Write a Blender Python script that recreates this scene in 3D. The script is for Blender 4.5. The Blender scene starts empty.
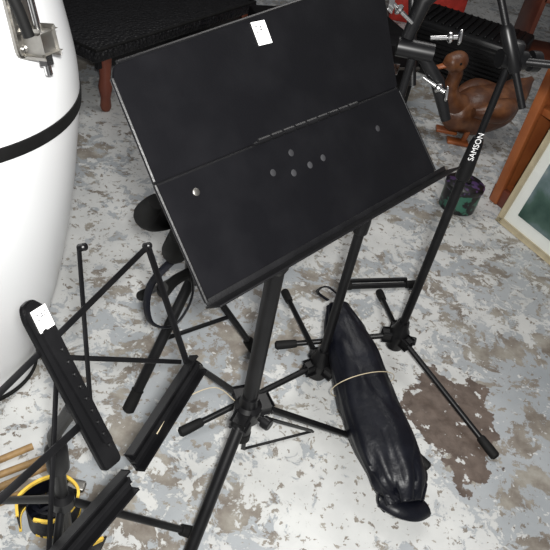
import bpy, bmesh, math, random
from mathutils import Vector as V, Matrix, noise
random.seed(4)
S=bpy.context.scene
col=S.collection
try:
    S.view_settings.view_transform='Standard'
except Exception: pass

# ---------------- materials ----------------
def mat(name,c,rough=.5,metal=0,c2=None,scale=20,bump=0,bscale=80,spec=.5,sharp=False):
    m=bpy.data.materials.new(name); m.use_nodes=True
    nt=m.node_tree; b=nt.nodes['Principled BSDF']
    b.inputs['Base Color'].default_value=(*c,1); b.inputs['Roughness'].default_value=rough
    b.inputs['Metallic'].default_value=metal
    b.inputs['Specular IOR Level'].default_value=spec
    tc=nt.nodes.new('ShaderNodeTexCoord')
    n=nt.nodes.new('ShaderNodeTexNoise'); n.inputs['Scale'].default_value=scale; n.inputs['Detail'].default_value=8
    nt.links.new(tc.outputs['Object'],n.inputs['Vector'])
    r=nt.nodes.new('ShaderNodeValToRGB')
    c2=c2 or tuple(min(1,x*1.5+.002) for x in c)
    r.color_ramp.elements[0].color=(*c,1); r.color_ramp.elements[1].color=(*c2,1)
    r.color_ramp.elements[0].position=.45 if not sharp else .52
    r.color_ramp.elements[1].position=.75 if not sharp else .56
    nt.links.new(n.outputs['Fac'],r.inputs['Fac']); nt.links.new(r.outputs['Color'],b.inputs['Base Color'])
    if bump:
        n2=nt.nodes.new('ShaderNodeTexNoise'); n2.inputs['Scale'].default_value=bscale; n2.inputs['Detail'].default_value=4
        nt.links.new(tc.outputs['Object'],n2.inputs['Vector'])
        bp=nt.nodes.new('ShaderNodeBump'); bp.inputs['Strength'].default_value=bump; bp.inputs['Distance'].default_value=.01
        nt.links.new(n2.outputs['Fac'],bp.inputs['Height']); nt.links.new(bp.outputs['Normal'],b.inputs['Normal'])
    return m
M_blk=mat('black_powdercoat',(.003,.003,.0035),.40,bump=.05,bscale=400,spec=.33)
M_desk=mat('black_desk_enamel',(.003,.003,.0038),.40,c2=(.0055,.0055,.0065),scale=11,bump=.03,bscale=300,spec=.16)
M_rub=mat('black_rubber',(.004,.004,.004),.7,spec=.25)
M_ny=mat('black_nylon',(.0025,.003,.006),.42,bump=.35,bscale=22,spec=.3)
M_plast=mat('black_plastic',(.004,.004,.0045),.36,spec=.33)
M_dim=mat('dull_rivet',(.02,.02,.022),.5,bump=.1,spec=.3)
M_chr=mat('chrome',(.62,.62,.62),.22,1)
M_stl=mat('worn_steel',(.3,.29,.27),.4,1,bump=.1)
M_whi=mat('white_fiberglass',(.78,.79,.80),.25,c2=(.82,.82,.83),scale=3)
M_pap=mat('paper_tag',(.85,.85,.83),.8)
M_ink=mat('ink',(.01,.01,.02),.8)
M_wht=mat('white_print',(.75,.75,.75),.6)
M_str=mat('beige_string',(.45,.38,.26),.8)
M_yel=mat('yellow_webbing',(.70,.46,.06),.7,bump=.3,bscale=300)
M_wood=mat('orange_wood',(.28,.08,.025),.4,c2=(.40,.13,.04),scale=6)
M_woodr=mat('reddish_wood',(.13,.035,.02),.4,c2=(.2,.06,.03),scale=7)
M_duck=mat('carved_wood',(.085,.03,.012),.4,c2=(.22,.09,.035),scale=14,bump=.3,bscale=30)
M_gold=mat('picture_frame_wood',(.42,.36,.24),.4,c2=(.55,.48,.33),scale=20)
M_matb=mat('mat_board',(.72,.74,.70),.8,c2=(.76,.78,.74))
M_red=mat('red_plastic',(.42,.03,.02),.4); M_blue=mat('blue_plastic',(.02,.10,.3),.4)
M_dark=mat('dark_wall_paint',(.035,.032,.03),.8,c2=(.06,.055,.05),scale=2)
M_bam=mat('bamboo',(.32,.2,.08),.6,c2=(.18,.10,.04),scale=30)
M_teal=mat('tin_print',(.006,.006,.007),.35,c2=(.03,.12,.08),scale=26,sharp=True)
M_pur=mat('tin_print_violet',(.006,.006,.007),.35,c2=(.06,.03,.10),scale=30,sharp=True)

def woven():
    m=mat('black_woven',(.005,.005,.006),.45,spec=.35)
    nt=m.node_tree; b=nt.nodes['Principled BSDF']
    tc=nt.nodes.new('ShaderNodeTexCoord'); ck=nt.nodes.new('ShaderNodeTexVoronoi'); ck.inputs['Scale'].default_value=60
    nt.links.new(tc.outputs['Object'],ck.inputs['Vector'])
    bp=nt.nodes.new('ShaderNodeBump'); bp.inputs['Strength'].default_value=.8; bp.inputs['Distance'].default_value=.01
    nt.links.new(ck.outputs['Distance'],bp.inputs['Height']); nt.links.new(bp.outputs['Normal'],b.inputs['Normal'])
    return m
M_wov=woven()
def paint():
    m=bpy.data.materials.new('landscape_painting'); m.use_nodes=True; nt=m.node_tree; b=nt.nodes['Principled BSDF']
    b.inputs['Roughness'].default_value=.3
    tc=nt.nodes.new('ShaderNodeTexCoord'); n=nt.nodes.new('ShaderNodeTexNoise'); n.inputs['Scale'].default_value=5; n.inputs['Detail'].default_value=6
    nt.links.new(tc.outputs['Object'],n.inputs['Vector'])
    r=nt.nodes.new('ShaderNodeValToRGB'); e=r.color_ramp.elements
    e[0].position=.35; e[0].color=(.02,.05,.04,1); e[1].position=.75; e[1].color=(.35,.4,.34,1)
    x=e.new(.5); x.color=(.06,.11,.09,1); x=e.new(.62); x.color=(.16,.21,.23,1)
    nt.links.new(n.outputs['Fac'],r.inputs['Fac']); nt.links.new(r.outputs['Color'],b.inputs['Base Color'])
    return m
M_art=paint()

def floor_mat():
    m=bpy.data.materials.new('peeling_painted_concrete'); m.use_nodes=True; nt=m.node_tree; N=nt.nodes; L=nt.links
    b=N['Principled BSDF']; tc=N.new('ShaderNodeTexCoord')
    def noi(s,d=8,r=.6,dist=0,off=(0,0,0)):
        mp=N.new('ShaderNodeMapping'); mp.inputs['Location'].default_value=off; L.new(tc.outputs['Object'],mp.inputs['Vector'])
        n=N.new('ShaderNodeTexNoise'); n.inputs['Scale'].default_value=s; n.inputs['Detail'].default_value=d; n.inputs['Roughness'].default_value=r; n.inputs['Distortion'].default_value=dist
        L.new(mp.outputs[0],n.inputs['Vector']); return n.outputs['Fac']
    def ramp(v,stops):
        r=N.new('ShaderNodeValToRGB'); e=r.color_ramp.elements
        e[0].position,e[0].color=stops[0][0],(*stops[0][1],1); e[1].position,e[1].color=stops[-1][0],(*stops[-1][1],1)
        for p,c in stops[1:-1]:
            x=e.new(p); x.color=(*c,1)
        L.new(v,r.inputs['Fac']); return r.outputs['Color']
    def mix(f,a,c,t='MIX'):
        x=N.new('ShaderNodeMixRGB'); x.blend_type=t
        for k,v in ((0,f),(1,a),(2,c)):
            if hasattr(v,'links') or hasattr(v,'is_linked'): L.new(v,x.inputs[k])
            elif isinstance(v,tuple): x.inputs[k].default_value=(*v,1)
            else: x.inputs[k].default_value=v
        return x.outputs[0]
    def mth(op,a,c=0.):
        x=N.new('ShaderNodeMath'); x.operation=op
        for k,v in ((0,a),(1,c)):
            if isinstance(v,(int,float)): x.inputs[k].default_value=v
            else: L.new(v,x.inputs[k])
        return x.outputs[0]
    W=(1,1,1);K=(0,0,0)
    under=ramp(noi(11,8,.65,0,(3,1,0)),[(.3,(.13,.105,.085)),(.48,(.235,.21,.18)),(.6,(.32,.30,.26)),(.75,(.40,.39,.36))])
    blue=ramp(noi(2.5,6,.6),[(.3,(.30,.325,.345)),(.7,(.42,.44,.455))])
    white=ramp(noi(6,6,.6,0,(9,9,0)),[(.3,(.51,.52,.515)),(.7,(.63,.635,.62))])
    f1=ramp(noi(7,10,.7,.3,(5,2,0)),[(.51,W),(.53,K)])
    c=mix(f1,under,blue)
    big=noi(1.8,5,.55,.4,(1,7,0)); fine=noi(15,10,.72,.5,(2,2,0))
    s=mth('ADD',mth('MULTIPLY',big,.5),mth('MULTIPLY',fine,.55))
    f2=ramp(s,[(.522,K),(.532,W)])
    c=mix(f2,c,white)
    f3=ramp(noi(40,7,.65,.3,(4,4,1)),[(.59,K),(.60,W)])
    c=mix(f3,c,under)
    f4=ramp(noi(30,6,.65,.3,(8,4,1)),[(.62,K),(.635,W)])
    c=mix(f4,c,white)
    sep=N.new('ShaderNodeSeparateXYZ'); L.new(tc.outputs['Object'],sep.inputs[0])
    dx=mth('DIVIDE',mth('SUBTRACT',sep.outputs[0],.590),.135); dy=mth('DIVIDE',mth('SUBTRACT',sep.outputs[1],1.19),.19)
    dd=mth('SQRT',mth('ADD',mth('MULTIPLY',dx,dx),mth('MULTIPLY',dy,dy)))
    dd=mth('ADD',dd,mth('MULTIPLY',mth('SUBTRACT',noi(7,6,.6),.5),2.6))
    f5=ramp(dd,[(.95,W),(.98,K)])
    brown=ramp(noi(25,6,.6),[(.35,(.085,.062,.05)),(.65,(.15,.115,.095))])
    br=mix(ramp(noi(24,6,.6,0,(7,7,0)),[(.60,K),(.62,W)]),brown,white)
    c=mix(f5,c,br)
    c=mix(.4,c,ramp(noi(3,6,.6,0,(2,8,0)),[(.3,(.55,.54,.52)),(.65,(1,1,1))]),'MULTIPLY')
    L.new(c,b.inputs['Base Color']); b.inputs['Roughness'].default_value=.5
    bp=N.new('ShaderNodeBump'); bp.inputs['Strength'].default_value=.35; bp.inputs['Distance'].default_value=.004
    L.new(f2,bp.inputs['Height']); L.new(bp.outputs[0],b.inputs['Normal'])
    return m

# ---------------- geometry helpers ----------------
def root(name,loc=(0,0,0)):
    e=bpy.data.objects.new(name,None); e.location=loc; e.empty_display_size=.05; col.objects.link(e); return e
def finish(bm,name,m,par,smooth=True,ang=40):
    bmesh.ops.recalc_face_normals(bm,faces=bm.faces)
    me=bpy.data.meshes.new(name); bm.to_mesh(me); bm.free()
    me.materials.append(m)
    if smooth:
        for p in me.polygons: p.use_smooth=True
        try: me.set_sharp_from_angle(angle=math.radians(ang))
        except Exception: pass
    o=bpy.data.objects.new(name,me); col.objects.link(o)
    if par:
        o.parent=par; o.location=-par.location
    return o
def tube(name,pts,r,m,par,seg=14,closed=False,flat=1.0,up=None):
    pts=[V(p) for p in pts]; n=len(pts); rs=r if isinstance(r,(list,tuple)) else [r]*n
    bm=bmesh.new(); rings=[]; prev=None
    for i,p in enumerate(pts):
        if closed: t=(pts[(i+1)%n]-pts[i-1])
        else: t=pts[min(i+1,n-1)]-pts[max(i-1,0)]
        t.normalize()
        if prev is None:
            a=V(up) if up else (V((0,0,1)) if abs(t.z)<.9 else V((1,0,0)))
        else: a=prev
        x=(a-t*a.dot(t)).normalized(); y=t.cross(x); prev=x
        rings.append([bm.verts.new(p+(x*math.cos(k*2*math.pi/seg)*flat+y*math.sin(k*2*math.pi/seg))*rs[i]) for k in range(seg)])
    for i in range(n if closed else n-1):
        A,B=rings[i],rings[(i+1)%n]
        for k in range(seg): bm.faces.new((A[k],A[(k+1)%seg],B[(k+1)%seg],B[k]))
    if not closed:
        bm.faces.new(rings[0][::-1]); bm.faces.new(rings[-1])
    return finish(bm,name,m,par)
def smoothpts(pts,k=6):
    pts=[V(p) for p in pts]; out=[]
    for i in range(len(pts)-1):
        p0=pts[max(i-1,0)];p1=pts[i];p2=pts[i+1];p3=pts[min(i+2,len(pts)-1)]
        for j in range(k):
            t=j/k
            out.append(.5*((2*p1)+(p2-p0)*t+(2*p0-5*p1+4*p2-p3)*t*t+(3*p1-p0-3*p2+p3)*t**3))
    out.append(pts[-1]); return out
def box(name,c,dims,m,par,ax=None,bev=.003):
    X,Y,Zz=ax if ax else (V((1,0,0)),V((0,1,0)),V((0,0,1)))
    bm=bmesh.new(); bmesh.ops.create_cube(bm,size=1)
    for v in bm.verts:
        q=v.co.copy(); v.co=V(c)+X*q.x*dims[0]+Y*q.y*dims[1]+Zz*q.z*dims[2]
    if bev: bmesh.ops.bevel(bm,geom=bm.edges[:],offset=min(bev,min(dims)*.45),segments=2,affect='EDGES',profile=.5)
    return finish(bm,name,m,par)
def bar(name,a,b,w,t,m,par,up=(0,0,1),bev=.0015):
    a=V(a);b=V(b);Y=(b-a).normalized();u=V(up);Zz=(u-Y*u.dot(Y)).normalized();X=Y.cross(Zz)
    return box(name,(a+b)/2,(w,(b-a).length,t),m,par,(X,Y,Zz),bev)
def lathe(name,c,prof,m,par,axis=(0,0,1),seg=48):
    ax=V(axis).normalized(); a=V((1,0,0)) if abs(ax.x)<.9 else V((0,1,0)); X=(a-ax*a.dot(ax)).normalized(); Y=ax.cross(X)
    bm=bmesh.new(); rings=[]
    for r,h in prof:
        rings.append([bm.verts.new(V(c)+ax*h+(X*math.cos(k*2*math.pi/seg)+Y*math.sin(k*2*math.pi/seg))*max(r,1e-4)) for k in range(seg)])
    for A,B in zip(rings,rings[1:]):
        for k in range(seg): bm.faces.new((A[k],A[(k+1)%seg],B[(k+1)%seg],B[k]))
    bm.faces.new(rings[0][::-1]); bm.faces.new(rings[-1])
    return finish(bm,name,m,par,ang=35)
def poly(name,pts,nrm,t,m,par,bev=.0015):
    bm=bmesh.new(); vs=[bm.verts.new(V(p)) for p in pts]; f=bm.faces.new(vs)
    g=bmesh.ops.extrude_face_region(bm,geom=[f]); 
    for v in [e for e in g['geom'] if isinstance(e,bmesh.types.BMVert)]: v.co-=V(nrm)*t
    if bev: bmesh.ops.bevel(bm,geom=bm.edges[:],offset=bev,segments=2,affect='EDGES')
    return finish(bm,name,m,par,ang=30)
def knob(name,c,axis,r,h,m,par):
    return lathe(name,c,[(r*.5,0),(r*.55,h*.3),(r,h*.35),(r*1.02,h*.6),(r,h*.92),(r*.85,h)],m,par,axis,20)
def text(name,s,c,X,Y,size,m,par):
    cu=bpy.data.curves.new(name,'FONT'); cu.body=s; cu.size=size; cu.align_x='CENTER'; cu.align_y='CENTER'; cu.materials.append(m)
    o=bpy.data.objects.new(name,cu); col.objects.link(o); Zz=X.cross(Y)
    R=Matrix((X,Y,Zz)).transposed().to_4x4(); R.translation=V(c)
    if par: o.parent=par; R.translation=V(c)-par.location
    o.matrix_local=R; return o
def footed_leg(par,i,a,b,r,m=None,foot=.014):
    m=m or M_blk
    a=V(a);b=V(b)
    e=V((b.x,b.y,foot))
    tube('leg_%d'%i,[a,e],r,m,par)
    dd=(e-a).normalized()
    tube('foot_%d'%i,[e-dd*.05,e-dd*.045,e-dd*.01,e+dd*.012,e+dd*.018],[r*1.2,foot*.9,foot,foot,foot*.6],M_rub,par)

# ---------------- room ----------------
bm=bmesh.new(); bmesh.ops.create_grid(bm,x_segments=1,y_segments=1,size=7)
fl=finish(bm,'floor',floor_mat(),None,False); 
for v in fl.data.vertices: v.co.y+=1.5
box('wall_back',(0,6.6,1.3),(10,.1,2.6),M_dark,None,bev=0)
box('wall_left',(-4.6,3,1.3),(.1,8,2.6),M_dark,None,bev=0)

# ---------------- front music stand ----------------
O=V((-.077,.568,.857)); u=V((.585,.811,0)).normalized(); ph=math.radians(48.7)
d=V((-u.y*math.cos(ph),u.x*math.cos(ph),math.sin(ph))); n=u.cross(d)
if n.z<0: n=-n
D=lambda a,b,h=0: O+u*a+d*b+n*h
G1=V((0,.849,0))
ms=root('music_stand',G1)
def rc(p,cr):
    out=[]
    k=len(p)
    for i in range(k):
        a=V(p[i-1]);b_=V(p[i]);c=V(p[(i+1)%k]); r=cr[i]
        if r==0: out.append(b_); continue
        e1=(a-b_).normalized()*r; e2=(c-b_).normalized()*r
        for j in range(6):
            t=j/5; out.append((1-t)**2*(b_+e1)+2*t*(1-t)*b_+t*t*(b_+e2))
    return out
low=rc([(0,0),(.56,.0),(.532,.1655),(-.002,.1575)],[.012,.012,0,0])
upp=rc([(-.003,.160),(.531,.168),(.592,.358),(.0,.305)],[0,0,.02,.02])
poly('desk_panel_lower',[D(p.x,p.y,0) for p in low],n,.004,M_desk,ms)
poly('desk_panel_upper',[D(p.x,p.y,0) for p in upp],n,.004,M_desk,ms)
tube('hinge_rod',[D(.17,.162,-.003),D(.40,.1655,-.003)],.0035,M_blk,ms)
for i in range(9):
    a=.18+i*.026; tube('hinge_knuckle_%d'%i,[D(a,.162+a*.006,-.002),D(a+.022,.162+a*.006,-.002)],.005,M_blk,ms,10)
tube('fold_backing',[D(.0,.159,-.006),D(.53,.1665,-.006)],.006,M_blk,ms,8,flat=.5)
tube('rim_left',[D(-.001,.0),D(-.004,.158)],.003,M_blk,ms,8)
tube('rim_top',[D(.015,.307,-.002),D(.575,.357,-.002)],.003,M_blk,ms,8)
tube('rim_upper_left',[D(-.002,.162,-.002),D(.0,.29,-.002)],.003,M_blk,ms,8)
tube('rim_right',[D(.56,.005,-.002),D(.533,.16,-.002)],.003,M_blk,ms,8)
bar('ledge',D(-.004,-.006,.014),D(.592,-.006,.014),.003,.034,M_blk,ms,up=n)
bar('ledge_lip',D(-.002,-.002,.0),D(.59,-.002,.0),.012,.003,M_blk,ms,up=n)
for i,(a,b) in enumerate([(.049,.132),(.231,.132),(.184,.116),(.222,.104),(.291,.107),(.259,.105),(.44,.115)]):
    lathe('rivet_%d'%i,D(a,b,-.001),[(.0052,0),(.0052,.0014),(.004,.002)],M_stl if i==0 else M_dim,ms,n,16)
box('price_tag',D(.259,.304,.001),(.027,.033,.0012),M_pap,ms,(u,d,n),0)
text('price_tag_number','241',D(.259,.309,.0022),u,d,.014,M_ink,ms)
text('price_tag_word','Music',D(.259,.296,.0022),u,d,.008,M_ink,ms)
pt=D(.273,.154,-.03)
box('desk_bracket',D(.273,.15,-.018),(.10,.12,.012),M_blk,ms,(u,d,n),.003)
tube('tilt_joint',[pt-u*.035,pt+u*.035],.019,M_plast,ms)
knob('tilt_knob',pt+u*.035,u,.02,.03,M_plast,ms)
tube('pole_upper',[(0,.849,.55),(0,.849,pt.z-.01)],.0125,M_blk,ms)
tube('pole_lower',[(0,.849,.20),(0,.849,.74)],.0165,M_blk,ms,18)
lathe('height_clamp',(0,.849,.70),[(.018,0),(.022,.01),(.022,.05),(.017,.06)],M_plast,ms)
knob('height_knob',(-.015,.86,.73),(-1,.4,0),.016,.03,M_plast,ms)
lathe('tripod_hub',(0,.849,.265),[(.018,0),(.03,.008),(.031,.045),(.022,.055),(.02,.08)],M_plast,ms)
lathe('pole_end_cap',(0,.849,.185),[(.012,0),(.018,.006),(.018,.03)],M_rub,ms)
for i,(fx,fy,r) in enumerate([(.324,1.043,.0085),(-.174,1.184,.0085),(-.077,.549,.0135)]):
    dr=V((fx,fy-.849,0)).normalized()
    a=V((0,.849,.30))+dr*.026
    footed_leg(ms,i,a,(fx,fy,0),r)
    box('leg_socket_%d'%i,a,(.03,.05,.024),M_plast,ms,(V((-dr.y,dr.x,0)),dr,V((0,0,1))),.005)
knob('hub_knob',(.028,.83,.30),(.9,-.5,0),.014,.03,M_plast,ms)
bar('brace_1',(.009,.945,.006),(.185,1.044,.006),.008,.003,M_blk,ms)
bar('brace_2',(.009,.945,.006),(.004,.862,.265),.010,.003,M_blk,ms)
bar('brace_3',(.185,1.044,.006),(.02,.862,.265),.008,.003,M_blk,ms)

# ---------------- mic stands ----------------
def mic_stand(name,G,feet,zh,zc,rp,rs):
    G=V(G); r=root(name,G)
    for i,(fx,fy) in enumerate(feet):
        dr=(V((fx,fy,0))-G).normalized()
        a=G+V((0,0,zh))+dr*.02
        footed_leg(r,i,a,(fx,fy,0),.0085)
        box('leg_socket_%d'%i,a+V((0,0,0)),(.026,.05,.03),M_plast,r,(V((-dr.y,dr.x,0)),dr,V((0,0,1))),.006)
    lathe('tripod_hub',G+V((0,0,zh-.05)),[(.014,0),(.026,.006),(.028,.05),(.03,.07),(.022,.085),(.018,.11)],M_plast,r)
    tube('pole_lower',[G+V((0,0,zh-.04)),G+V((0,0,rs))],.0125,M_blk,r,18)
    tube('pole_upper',[G+V((0,0,rs-.02)),G+V((0,0,zc))],.0085,M_blk,r)
    lathe('height_sleeve',G+V((0,0,rs-.06)),[(.0135,0),(.018,.004),(.019,.03),(.016,.10),(.012,.115)],M_plast,r)
    knob('hub_knob',G+V((.026,-.01,zh)),(1,-.3,.2),.013,.028,M_plast,r)
    return r
mA=mic_stand('microphone_stand',(.405,1.385,0),[(.688,1.089),(.372,1.665),(.06,1.33)],.10,.965,.0085,.72)
mB=mic_stand('microphone_stand',(.176,1.215,0),[(.490,1.008),(-.149,.961),(.048,1.566)],.09,1.0,.0085,.62)
cA=V((.408,1.385,.965))
tube('boom_clutch',[cA-V((.03,0.01,0)),cA+V((.03,.01,0))],.02,M_plast,mA)
box('clutch_plate',cA+V((0,0,.01)),(.03,.03,.06),M_plast,mA,None,.006)
knob('clutch_knob',cA+V((.03,.01,0)),(1,.3,0),.022,.035,M_plast,mA)
ad=V((-.45,.2,.75)).normalized()
tube('boom_arm',[cA-ad*.10+V((0,-.02,0)),cA+ad*.35+V((0,-.02,0))],.008,M_blk,mA)
lathe('boom_grip',cA-ad*.02+V((0,-.02,0)),[(.012,0),(.015,.01),(.015,.09),(.010,.10)],M_plast,mA,ad,20)
tube('boom_rear',[cA+V((.02,0,.0)),cA+V((.16,-.05,.03))],.0085,M_blk,mA)
lathe('counterweight',cA+V((.10,-.03,.018)),[(.012,0),(.022,.006),(.022,.06),(.014,.07)],M_rub,mA,(.14,-.05,.03),24)
text('pole_marking','SAMSON',V((.402,1.385,.76))+V((-.0,-.0200,0)),V((0,-.05,1)).normalized(),V((-1,0,0)),.019,M_wht,mA)
cB=V((.176,1.215,1.0))
tube('boom_clutch',[cB-V((.035,0,0)),cB+V((.035,0,0))],.018,M_plast,mB)
for i,(dx,dz,ax) in enumerate([(.02,.03,(1,.1,.2)),(.03,-.045,(1,-.4,-.3)),(-.02,.05,(-1,0,.6))]):
    p=cB+V((dx,-.01,dz)); a=V(ax).normalized()
    tube('wing_screw_%d'%i,[p,p+a*.05],.004,M_chr,mB)
    lathe('wing_nut_%d'%i,p+a*.03,[(.005,0),(.010,.004),(.010,.008),(.005,.012)],M_chr,mB,a,16)
    box('wing_%d'%i,p+a*.055,(.006,.028,.012),M_chr,mB,(a,V((0,.8,.6)),V((0,-.6,.8))),.003)
tube('boom_arm',[cB+V((.02,.03,-.08)),cB+V((-.06,.10,.20))],.008,M_blk,mB)
tube('clip_body',[cB+V((.02,0,-.01)),cB+V((.06,.0,-.05)),cB+V((.10,-.01,-.12))],[.012,.014,.010],M_plast,mB)
tube('clip_body_2',[cB+V((-.02,0,.02)),cB+V((-.01,.0,.09)),cB+V((.03,.0,.14))],[.012,.016,.012],M_plast,mB)
tf=root('folded_stand_base',(.37,1.70,0))
tube('cross_bar',[(.24,1.665,.012),(.493,1.756,.012)],.010,M_blk,tf)
tube('cross_bar_rear',[(.25,1.70,.012),(.47,1.778,.012)],.008,M_blk,tf)
for i,p in enumerate([(.24,1.665),(.493,1.756)]):
    dd=V((.94,.34,0))*(1 if i else -1); q=V((p[0],p[1],.014)); tube('end_cap_%d'%i,[q-dd*.03,q+dd*.012],.014,M_rub,tf)

# ---------------- carry bag ----------------
bag=root('rolled_nylon_carry_bag',(.31,1.1,0))
path=smoothpts([(.195,1.36,.19),(.225,1.28,.165),(.27,1.18,.145),(.313,1.086,.12),(.36,.99,.10),(.398,.905,.08),(.42,.85,.06)],12)
rk=[.036,.064,.078,.084,.084,.076,.050]
nP=len(path); bm=bmesh.new(); rings=[]
for i,p in enumerate(path):
    t=i/(nP-1)*6; k=min(int(t),5); f_=t-k; f_=f_*f_*(3-2*f_); r=rk[k]*(1-f_)+rk[k+1]*f_
    tg=(path[min(i+1,nP-1)]-path[max(i-1,0)]).normalized(); X=tg.cross(V((0,0,1))).normalized(); Y=X.cross(tg)
    ring=[]
    for j in range(64):
        a=j*2*math.pi/64
        w=noise.noise(V((math.cos(a)*1.4,math.sin(a)*1.4,i*.035)))*.16+noise.noise(V((math.cos(a)*3.5,math.sin(a)*3.5,i*.04+5)))*.07
        end=max(0,(i-nP*.72)/(nP*.28))
        fold=abs(noise.noise(V((math.cos(a)*2.4+3,math.sin(a)*2.4,i*.05))))
        w-=(.06+.22*end)*max(0,.22-fold)/.22
        q=p+(X*math.cos(a)+Y*math.sin(a)*.80)*r*(1+w)
        q.z=max(q.z,.004)
        ring.append(bm.verts.new(q))
    rings.append(ring)
for A,B in zip(rings,rings[1:]):
    for k in range(64): bm.faces.new((A[k],A[(k+1)%64],B[(k+1)%64],B[k]))
bm.faces.new(rings[0][::-1]); bm.faces.new(rings[-1])
finish(bm,'bag_body',M_ny,bag,True,80)
ip=int(nP*.42)
pc=path[ip]; tg=(path[ip+2]-path[ip-2]).normalized(); X=tg.cross(V((0,0,1))).normalized(); Y=X.cross(tg)
tube('tie_string',[pc+(X*math.cos(a)+Y*math.sin(a)*.82)*.091 for a in [k*math.pi/16 for k in range(32)]],.0011,M_str,bag,8,True)
tube('tie_string_tail',smoothpts([pc+X*-.085,pc+X*-.10+V((-.02,-.02,-.05)),pc+X*-.12+V((-.03,-.05,-.10))]),.0011,M_str,bag,8)
e=V((.42,.85,.055))
for i in range(2):
    tube('drawcord_%d'%i,smoothpts([e+V((-.02,.03,.05)),e+V((-.06+.02*i,.03,.04)),e+V((-.065+.035*i,-.005,.0)),e+V((-.04+.03*i,-.01,-.035))]),.0028,M_ny,bag,8)
tube('bag_flap',smoothpts([e+V((-.05,.005,-.005)),e+V((-.015,-.014,.0)),e+V((.025,-.010,-.008)),e+V((.055,0.015,-.02))]),[.026]*19,M_ny,bag,12,flat=.6)
tube('bag_strap',smoothpts([(.20,1.34,.24),(.15,1.33,.28),(.13,1.37,.22),(.17,1.40,.17)]),.006,M_ny,bag,8,flat=.4)

# ---------------- instrument stand behind ----------------
gs=root('guitar_stand',(-.2,1.2,0))
hub=V((-.2,1.2,.36))
for i,(x,y,r) in enumerate([(-.308,.998,.014),(-.019,1.291,.010),(-.40,1.42,.010)]): footed_leg(gs,i,hub,(x,y,0),r,foot=.017)
tube('upright',[hub-V((0,0,.03)),(-.2,1.2,.78)],.013,M_blk,gs)
lathe('hub_collar',hub-V((0,0,.04)),[(.02,0),(.03,.01),(.03,.07),(.02,.08)],M_plast,gs)
yp=smoothpts([(-.20,1.2,.56),(-.25,1.16,.55),(-.29,1.12,.555),(-.30,1.08,.59),(-.27,1.05,.65)])
tube('yoke_padded',yp,[.026+.010*math.sin(math.pi*i/(len(yp)-1))-.008*i/(len(yp)-1) for i in range(len(yp))],M_rub,gs)
tube('yoke_padded_2',smoothpts([(-.20,1.2,.56),(-.22,1.14,.54),(-.23,1.07,.52),(-.215,1.02,.56),(-.20,1.0,.62)]),.028,M_rub,gs)
tube('lower_arm',smoothpts([hub,(-.23,1.10,.40),(-.24,1.03,.42),(-.235,.99,.47)]),.013,M_rub,gs)
tube('strap_loop',smoothpts([(-.22,1.08,.50),(-.27,1.02,.44),(-.26,.99,.36),(-.21,1.02,.33),(-.18,1.06,.40),(-.2,1.08,.50)],8),.011,M_ny,gs,10,flat=.3)
tube('cross_strut',[(-.26,1.09,.19),(-.10,1.25,.17)],.006,M_blk,gs)

# ---------------- folding wire music stand ----------------
OW=V((-.163,.52,.55)); uw=V((.27,.963,0)).normalized(); pw=math.radians(56.7)
dw=V((-uw.y*math.cos(pw),uw.x*math.cos(pw),math.sin(pw))); nw=uw.cross(dw)
if nw.z<0: nw=-nw
Wp=lambda a,b,h=0: OW+uw*a+dw*b+nw*h
GW=V((-.30,.565,0))
ws=root('folding_music_stand',GW)
ppl=rc([(-.048,.022),(-.012,.012),(.022,.27),(.010,.292),(-.010,.292),(-.018,.275)],[.01,.01,.008,.008,.008,.008])
poly('centre_plate',[Wp(p.x,p.y,.008) for p in ppl],nw,.012,M_plast,ws,.003)
poly('plate_ridge',[Wp(p.x*.45-.004,p.y*.72+.04,.011) for p in ppl],nw,.003,M_plast,ws,.001)
for i in range(9): lathe('plate_stud_%d'%i,Wp(-.020+.0022*i*1.3,.05+.020*i,.011),[(.0035,0),(.0035,.002),(.002,.003)],M_plast,ws,nw,12)
def wire(i,a,b,w=.009,h=0,t=.003): bar('desk_wire_%d'%i,Wp(*a,h),Wp(*b,h),w,t,M_blk,ws,up=nw)
wire(0,(-.115,.222),(.25,.226),.010,-.004)
wire(1,(.25,.232),(.192,-.004),.010,0)
wire(2,(.001,.105),(.132,.30),.008,-.008)
wire(4,(-.19,.122),(-.03,.10),.012,-.004)
wire(5,(-.19,.122),(-.115,.225),.010,-.010)
wire(7,(.0,.20),(.20,.02),.008,-.014)
wire(8,(-.17,.0),(.0,.19),.008,-.014)
for i,(a,b) in enumerate([(.132,.298),(.25,.228),(.196,.002),(-.112,.222)]):
    lathe('pivot_%d'%i,Wp(a,b,-.008),[(.006,0),(.006,.012),(.004,.014)],M_plast,ws,nw,14)
def channel(k,a,b):
    A=Wp(*a);B=Wp(*b)
    e=(B-A).normalized(); s=nw.cross(e).normalized()
    bar('ledge_base_%d'%k,A,B,.036,.003,M_blk,ws,up=nw)
    bar('ledge_front_%d'%k,A+s*.017+nw*.007,B+s*.017+nw*.007,.003,.016,M_blk,ws,up=nw)
    bar('ledge_back_%d'%k,A-s*.017+nw*.007,B-s*.017+nw*.007,.003,.016,M_blk,ws,up=nw)
    bar('ledge_rib_%d'%k,A+nw*.004,B+nw*.004,.008,.006,M_plast,ws,up=nw)
channel(0,(.214,.004),(.0,-.010)); channel(1,(-.022,-.022),(-.20,.0))
pz=Wp(-.015,.12,-.02)
tube('pole',[GW+V((0,0,.16)),GW+V((0,0,.50)),pz],.0115,M_blk,ws)
lathe('pole_collar',GW+V((0,0,.40)),[(.012,0),(.019,.004),(.019,.06),(.013,.07)],M_plast,ws)
lathe('tripod_hub',GW+V((0,0,.28)),[(.013,0),(.022,.004),(.022,.03),(.013,.04)],M_plast,ws)
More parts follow.
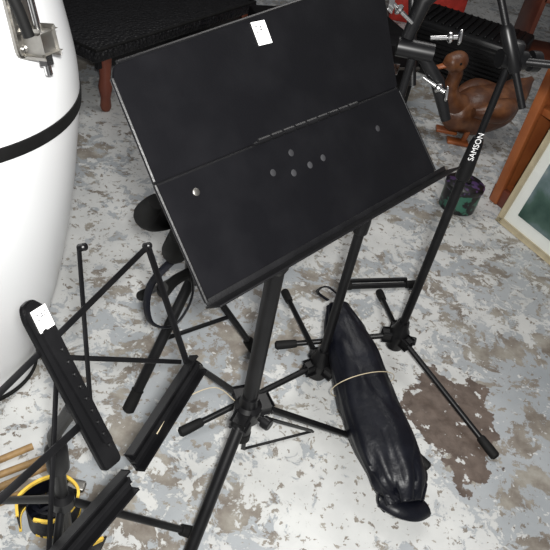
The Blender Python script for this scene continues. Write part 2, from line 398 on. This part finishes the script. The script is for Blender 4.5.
for i,a in enumerate([2.75,4.85,.5]): footed_leg(ws,i,GW+V((0,0,.30)),(GW.x+.27*math.cos(a),GW.y+.27*math.sin(a),0),.008)
tc_=Wp(.004,.262,.0095); du=(dw+uw*.15).normalized(); uu=du.cross(nw).normalized()
if uu.dot(uw)<0: uu=-uu
box('price_tag',tc_,(.026,.032,.0012),M_pap,ws,(uu,du,nw),0)
text('price_tag_number','240',tc_+nw*.0012+du*.004,uu,du,.013,M_ink,ws)
text('price_tag_word','Music',tc_+nw*.0012-du*.008,uu,du,.008,M_ink,ws)
tube('loose_string',smoothpts([Wp(.06,-.01,.01),(-.12,.66,.52),(-.07,.75,.47),(-.03,.80,.38)]),.001,M_str,ws,6)

# ---------------- conga drum ----------------
C0=V((-.755,1.05,0)); dr_=root('conga_drum',C0)
prof=[(.148,0),(.155,.01),(.158,.07),(.186,.15),(.214,.238),(.243,.35),(.267,.468),(.287,.59),(.301,.711),(.3085,.79),(.309,.83),(.304,.886),(.286,.978),(.270,1.046),(.262,1.09)]
pv=[V((a,b,0)) for a,b in prof]; ps=smoothpts(pv,4)
lathe('shell',C0,[(p.x,p.y) for p in ps],M_whi,dr_,seg=96)
lathe('band',C0,[(.308,.788),(.3120,.789),(.3125,.802),(.3120,.815),(.308,.816)],M_rub,dr_,seg=96)
lathe('rim',C0+V((0,0,1.07)),[(.262,0),(.276,.004),(.278,.03),(.268,.036)],M_chr,dr_,seg=96)
lathe('drumhead',C0+V((0,0,1.09)),[(.266,0),(.266,.018),(.25,.024)],M_matb,dr_,seg=96)
lathe('base_ring',C0,[(.15,0),(.160,.002),(.160,.012),(.155,.014)],M_rub,dr_,seg=96)
def lug(k,ang):
    nr=V((math.cos(ang),math.sin(ang),0)); tt=V((-nr.y,nr.x,0)); up=V((0,0,1)); tilt=(up-nr*.22).normalized(); nn=tt.cross(tilt).normalized()
    if nn.dot(nr)<0: nn=-nn
    c=C0+nr*.284+up*.992
    pw_=[(-.032,-.045),(.032,-.045),(.026,.08),(-.026,.08)]
    poly('lug_plate_%d'%k,[c+nn*.011+tt*p.x+tilt*p.y for p in rc(pw_,[.015]*4)],nn,.012,M_stl,dr_,.003)
    box('lug_block_%d'%k,c+nn*.026-tilt*.022,(.036,.034,.034),M_stl,dr_,(tt,nn,tilt),.008)
    tube('tension_rod_%d'%k,[c+nn*.032-tilt*.075,c+nn*.032+tilt*.12],.006,M_chr,dr_)
    lathe('rod_nut_%d'%k,c+nn*.032-tilt*.060,[(.007,0),(.013,.002),(.013,.020),(.007,.022)],M_chr,dr_,tilt,6)
    for s,q in ((-.030,-.018),(.06,-.012),(.06,.012),(-.030,.018)): lathe('lug_screw_%d_%d_%d'%(k,s*1000,q*1000),c+nn*.011+tilt*s+tt*q,[(.006,0),(.006,.003),(.003,.005)],M_chr,dr_,nn,12)
a0=math.atan2(1.03-1.05,-.457+.755)-.21
for k in range(4): lug(k,a0+k*math.pi/2)
tube('cord',smoothpts([C0+V((math.cos(a0-.22),math.sin(a0-.22),0))*.285+V((0,0,1.09)),C0+V((math.cos(a0-.15),math.sin(a0-.15),0))*.315+V((0,0,1.06)),C0+V((math.cos(a0-.12),math.sin(a0-.12),0))*.335+V((0,0,1.0))]),.009,M_rub,dr_,10)

# ---------------- strap item and bamboo rods bottom left ----------------
st=root('webbing_strap',(-.40,.67,0))
def ribbon(name,pts,w,m,par,t=.0025):
    P=smoothpts(pts,8); bm=bmesh.new(); R=[]
    for i,p in enumerate(P):
        tg=(P[min(i+1,len(P)-1)]-P[max(i-1,0)]).normalized()
        s=V((0,0,1)); s=(s-tg*s.dot(tg)).normalized(); q=tg.cross(s)
        R.append([bm.verts.new(p+s*a*w/2+q*b*t/2) for a,b in ((-1,-1),(1,-1),(1,1),(-1,1))])
    for A,B in zip(R,R[1:]):
        for k in range(4): bm.faces.new((A[k],A[(k+1)%4],B[(k+1)%4],B[k]))
    bm.faces.new(R[0][::-1]);bm.faces.new(R[-1]); return finish(bm,name,m,par,True,50)
lp=[(-.435,.62,.045),(-.45,.66,.05),(-.425,.705,.05),(-.38,.73,.048),(-.335,.705,.05),(-.33,.66,.05),(-.36,.625,.045),(-.40,.62,.045),(-.425,.645,.05),(-.40,.68,.05)]
ribbon('strap_black',lp,.066,M_ny,st)
for s,k in ((.034,0),(-.030,1)):
    ribbon('strap_edge_%d'%k,[V(p)+V((0,0,s)) for p in lp[:8]],.008,M_yel,st,.006)
ribbon('strap_inner',[(-.41,.64,.03),(-.38,.66,.045),(-.345,.69,.03),(-.39,.70,.035),(-.41,.67,.03)],.055,M_ny,st,.008)
ribbon('strap_inner_2',[(-.425,.66,.03),(-.39,.645,.04),(-.35,.655,.03),(-.36,.69,.03)],.055,M_ny,st,.008)
ribbon('strap_tail',[(-.345,.63,.04),(-.32,.595,.045),(-.28,.59,.045),(-.25,.62,.03)],.055,M_ny,st)
ribbon('strap_tail_edge',[(-.345,.63,.068),(-.32,.595,.073),(-.28,.59,.073),(-.25,.62,.058)],.010,M_yel,st,.006)
box('buckle',(-.345,.72,.07),(.04,.025,.015),M_stl,st,None,.004)
rt=root('bamboo_rods',(-.53,.76,0))
for i in range(4):
    o_=V((.028*i,-.022*i,0))
    tube('bamboo_rod_%d'%i,[V((-.62,.72,.010))+o_,V((-.50+.015*(i%2),.83,.010))+o_],.009,M_bam,rt,10)

# ---------------- background ----------------
bn=root('bench',(-.9,2.5,0)); e1=V((.44,.90,0)).normalized(); e2=V((-e1.y,e1.x,0)); A0=V((-.92,2.48,0))
BP=lambda a,b,z: A0+e1*a+e2*b+V((0,0,z))
box('seat_woven',BP(.6,.3,.285),(1.2,.6,.05),M_wov,bn,(e1,e2,V((0,0,1))),.012)
tube('seat_piping',[BP(.01,.01,.312),BP(1.19,.01,.312),BP(1.19,.59,.312),BP(.01,.59,.312)],.008,M_rub,bn,10,True)
for i,(a,b) in enumerate([(.10,.05),(1.15,.05),(1.15,.55),(.05,.55)]):
    lathe('leg_%d'%i,BP(a,b,0),[(.018,0),(.026,.02),(.022,.06),(.032,.12),(.024,.16),(.032,.26)],M_woodr,bn,seg=20)
for i,b in enumerate((.05,.55)): bar('rail_%d'%i,BP(.05,b,.235),BP(1.15,b,.235),.02,.05,M_blk,bn)
cs=root('black_equipment_case',(-.1,3.3,0))
ce1=V((.9,.43,0)).normalized(); ce2=V((-ce1.y,ce1.x,0)); CC=V((.05,3.3,0))
box('case_body',CC+V((0,0,.18)),(.8,.5,.36),M_plast,cs,(ce1,ce2,V((0,0,1))),.02)
box('case_lid_seam',CC+V((0,0,.24)),(.81,.51,.015),M_stl,cs,(ce1,ce2,V((0,0,1))),.004)
for s in (-.25,.25): box('latch_%s'%('a' if s<0 else 'b'),CC+ce1*s-ce2*.257+V((0,0,.24)),(.05,.015,.06),M_chr,cs,(ce1,ce2,V((0,0,1))),.004)
tube('case_handle',smoothpts([CC-ce1*.08-ce2*.26+V((0,0,.2)),CC-ce1*.06-ce2*.30+V((0,0,.2)),CC+ce1*.06-ce2*.30+V((0,0,.2)),CC+ce1*.08-ce2*.26+V((0,0,.2))]),.01,M_rub,cs)
def crate(name,c,m,dims):
    r=root(name,(c[0],c[1],0)); x,y,z=dims; c=V(c)
    box('base',c+V((0,0,.01)),(x,y,.02),m,r)
    for i,(sx,sy,w,h) in enumerate([(0,-y/2,x,.015),(0,y/2,x,.015),(-x/2,0,.015,y),(x/2,0,.015,y)]):
        box('side_%d'%i,c+V((sx,sy,z/2)),(w,h,z),m,r)
        box('rim_%d'%i,c+V((sx,sy,z)),(w+.02,h+.02,.02),m,r)
crate('red_storage_crate',(.70,5.0,0),M_red,(.5,.4,.25))
crate('blue_storage_crate',(.1,4.9,0),M_blue,(.5,.4,.3))
am=root('amplifier',(.9,3.95,0)); f1=V((.93,-.37,0)).normalized(); f2=V((-f1.y,f1.x,0)); AC=V((.88,3.98,0))
box('cabinet',AC+V((0,0,.15)),(.68,.44,.30),M_plast,am,(f1,f2,V((0,0,1))),.02)
for i in range(14): bar('grille_rib_%d'%i,AC+f1*(-.28+i*.043)-f2*.18+V((0,0,.305)),AC+f1*(-.28+i*.043)+f2*.17+V((0,0,.305)),.014,.014,M_blk,am)
for i in range(10): bar('front_rib_%d'%i,AC-f1*.30-f2*.226+V((0,0,.04+i*.025)),AC+f1*.30-f2*.226+V((0,0,.04+i*.025)),.010,.010,M_blk,am)
# carved duck
DB=V((.85,3.08,0))
DK=lambda p: V((DB.x-.06,DB.y-.02,0))+(V(p)-DB)*1.22
DS=1.22
dk=root('carved_wooden_duck',(.80,3.06,0))
def interp(rk,nn): 
    o=[]
    for i in range(nn):
        t=i/(nn-1)*(len(rk)-1);k=min(int(t),len(rk)-2);f_=t-k;f_=f_*f_*(3-2*f_);o.append((rk[k]*(1-f_)+rk[k+1]*f_)*DS)
    return o
def dtube(name,pts,rk,m,seg=20,flat=1.0):
    p=smoothpts([DK(q) for q in pts],6); return tube(name,p,interp(rk,len(p)),m,dk,seg,flat=flat)
dtube('body',[(.745,3.02,.12),(.80,3.05,.115),(.88,3.10,.12),(.97,3.15,.14),(1.04,3.20,.19),(1.10,3.24,.25)],[.03,.075,.10,.095,.06,.012],M_duck,24)
dtube('neck',[(.80,3.05,.14),(.755,3.02,.18),(.735,3.01,.235),(.735,3.01,.29),(.715,3.00,.325)],[.06,.04,.028,.028,.03],M_duck)
dtube('head',[(.755,3.02,.32),(.73,3.005,.335),(.70,2.99,.33),(.675,2.98,.318)],[.018,.042,.036,.014],M_duck)
dtube('bill',[(.685,2.985,.322),(.655,2.972,.312),(.625,2.96,.31)],[.018,.014,.010],M_wood,14,.5)
for s in (-1,1):
    t_='a' if s<0 else 'b'
    lathe('eye_'+t_,DK((.722+.01*s,3.0-.034*s if s>0 else 3.035,.342)),[(.006,0),(.007,.003),(.003,.006)],M_rub,dk,(0.4*s,-s,.2),10)
    dtube('wing_'+t_,[V((.82,3.05,.16))+V((.03,-.07,0))*s,V((.92,3.11,.17))+V((.04,-.085,0))*s,V((1.03,3.18,.19))+V((.02,-.04,0))*s],[.02,.05,.01],M_duck,14)
    l0=V((.85,3.075,0))+V((.02,-.045,0))*s
    tube('leg_'+t_,[DK(l0+V((0,0,.06))),DK(l0+V((-.005,0,.012)))],.014,M_wood,dk,10)
    box('webbed_foot_'+t_,DK(l0+V((-.03,-.01,.008))),(.11,.06,.019),M_wood,dk,None,.006)
# tin
T=(.715,2.37,0)
tn=root('printed_tin',T)
lathe('tin_body',T,[(.07,0),(.078,.004),(.080,.05),(.080,.10)],M_teal,tn); lathe('tin_lid',(T[0],T[1],.10),[(.082,0),(.084,.004),(.084,.02),(.076,.026),(.02,.03)],M_pur,tn)
lathe('lid_button',(T[0],T[1],.13),[(.02,0),(.022,.006),(.012,.012)],M_rub,tn,seg=20)
# wooden cabinet right
g=V((.58,-.81,0)).normalized(); h=V((.81,.58,0)).normalized(); K0=V((.895,2.51,0))
KP=lambda a,b,z: K0+g*a+h*b+V((0,0,z))
ax=(g,h,V((0,0,1)))
cb=root('wooden_cabinet',(1.1,2.4,0))
box('side_left',KP(.012,.2,.45),(.03,.42,.90),M_wood,cb,ax); box('side_right',KP(1.0,.2,.45),(.03,.42,.9),M_wood,cb,ax)
box('bottom_shelf',KP(.5,.2,.05),(1.0,.4,.03),M_wood,cb,ax); box('middle_shelf',KP(.5,.2,.45),(1.0,.4,.03),M_wood,cb,ax); box('top_board',KP(.5,.2,.9),(1.08,.46,.03),M_woodr,cb,ax)
box('back_board',KP(.5,.4,.45),(1.0,.01,.88),M_woodr,cb,ax)
for i,a in enumerate((.03,.30,.57)): box('post_%d'%i,KP(a,-.015,.45),(.045,.03,.90),M_wood,cb,ax,.006)
box('rail_front',KP(.5,-.01,.84),(1.0,.025,.08),M_wood,cb,ax); box('rail_base',KP(.5,-.01,.04),(1.0,.025,.08),M_woodr,cb,ax)
ts=root('wooden_shelf_unit',(1.75,4.6,0))
for i,x in enumerate((1.35,2.15)): box('side_%d'%i,(x,4.6,.6),(.03,.4,1.2),M_woodr,ts)
for i in range(4): box('shelf_%d'%i,(1.75,4.6,.05+i*.37),(.8,.4,.03),M_woodr,ts)
# framed picture
fp=root('framed_picture',(1.05,2.2,0)); F0=V((.893,2.33,0)); wdir=(h*.17+V((0,0,1))).normalized(); nf=g.cross(wdir)
if nf.dot(h)>0: nf=-nf
FP=lambda a,b,c=0: F0+g*a+wdir*b+nf*c
fx=(g,nf,wdir)
w_,h_=.55,.45
box('frame_bottom',FP(w_/2,.0125),(w_,.02,.025),M_gold,fp,fx,.004); box('frame_top',FP(w_/2,h_-.0125),(w_,.02,.025),M_gold,fp,fx,.004)
box('frame_left',FP(.0125,h_/2),(.025,.02,h_),M_gold,fp,fx,.004); box('frame_right',FP(w_-.0125,h_/2),(.025,.02,h_),M_gold,fp,fx,.004)
box('mat_board',FP(w_/2,h_/2,0),(w_-.04,.006,h_-.04),M_matb,fp,fx,0)
box('painting',FP(w_/2,h_/2,.004),(w_-.15,.004,h_-.15),M_art,fp,fx,0)

# ---------------- light ----------------
w=bpy.data.worlds.new('world'); S.world=w; w.use_nodes=True
w.node_tree.nodes['Background'].inputs[0].default_value=(.97,.97,1,1); w.node_tree.nodes['Background'].inputs[1].default_value=.20
def area(name,loc,tgt,size,en,colr=(1,1,1)):
    l=bpy.data.lights.new(name,'AREA'); l.size=size; l.energy=en; l.color=colr
    o=bpy.data.objects.new(name,l); col.objects.link(o); o.location=loc
    o.rotation_euler=(V(tgt)-V(loc)).to_track_quat('-Z','Y').to_euler(); return o
area('camera_flash',(.05,-.08,1.52),(.1,1.9,.0),.06,45,(1,.99,.965))
area('ceiling_light',(.4,2.6,2.7),(.4,2.4,0),1.2,26,(1,.98,.95))

# ---------------- camera ----------------
th=math.radians(40); ro=math.radians(11.5)
F=V((0,math.cos(th),-math.sin(th))); R0=V((1,0,0)); U0=V((0,math.sin(th),math.cos(th)))
right=R0*math.cos(ro)+U0*math.sin(ro); up=-R0*math.sin(ro)+U0*math.cos(ro)
cam=bpy.data.cameras.new('camera'); cam.sensor_width=36; cam.lens=622/550*36; cam.clip_start=.02
co=bpy.data.objects.new('camera',cam); col.objects.link(co)
Mx=Matrix((right,up,-F)).transposed().to_4x4(); Mx.translation=V((0,0,1.4)); co.matrix_world=Mx
S.camera=co
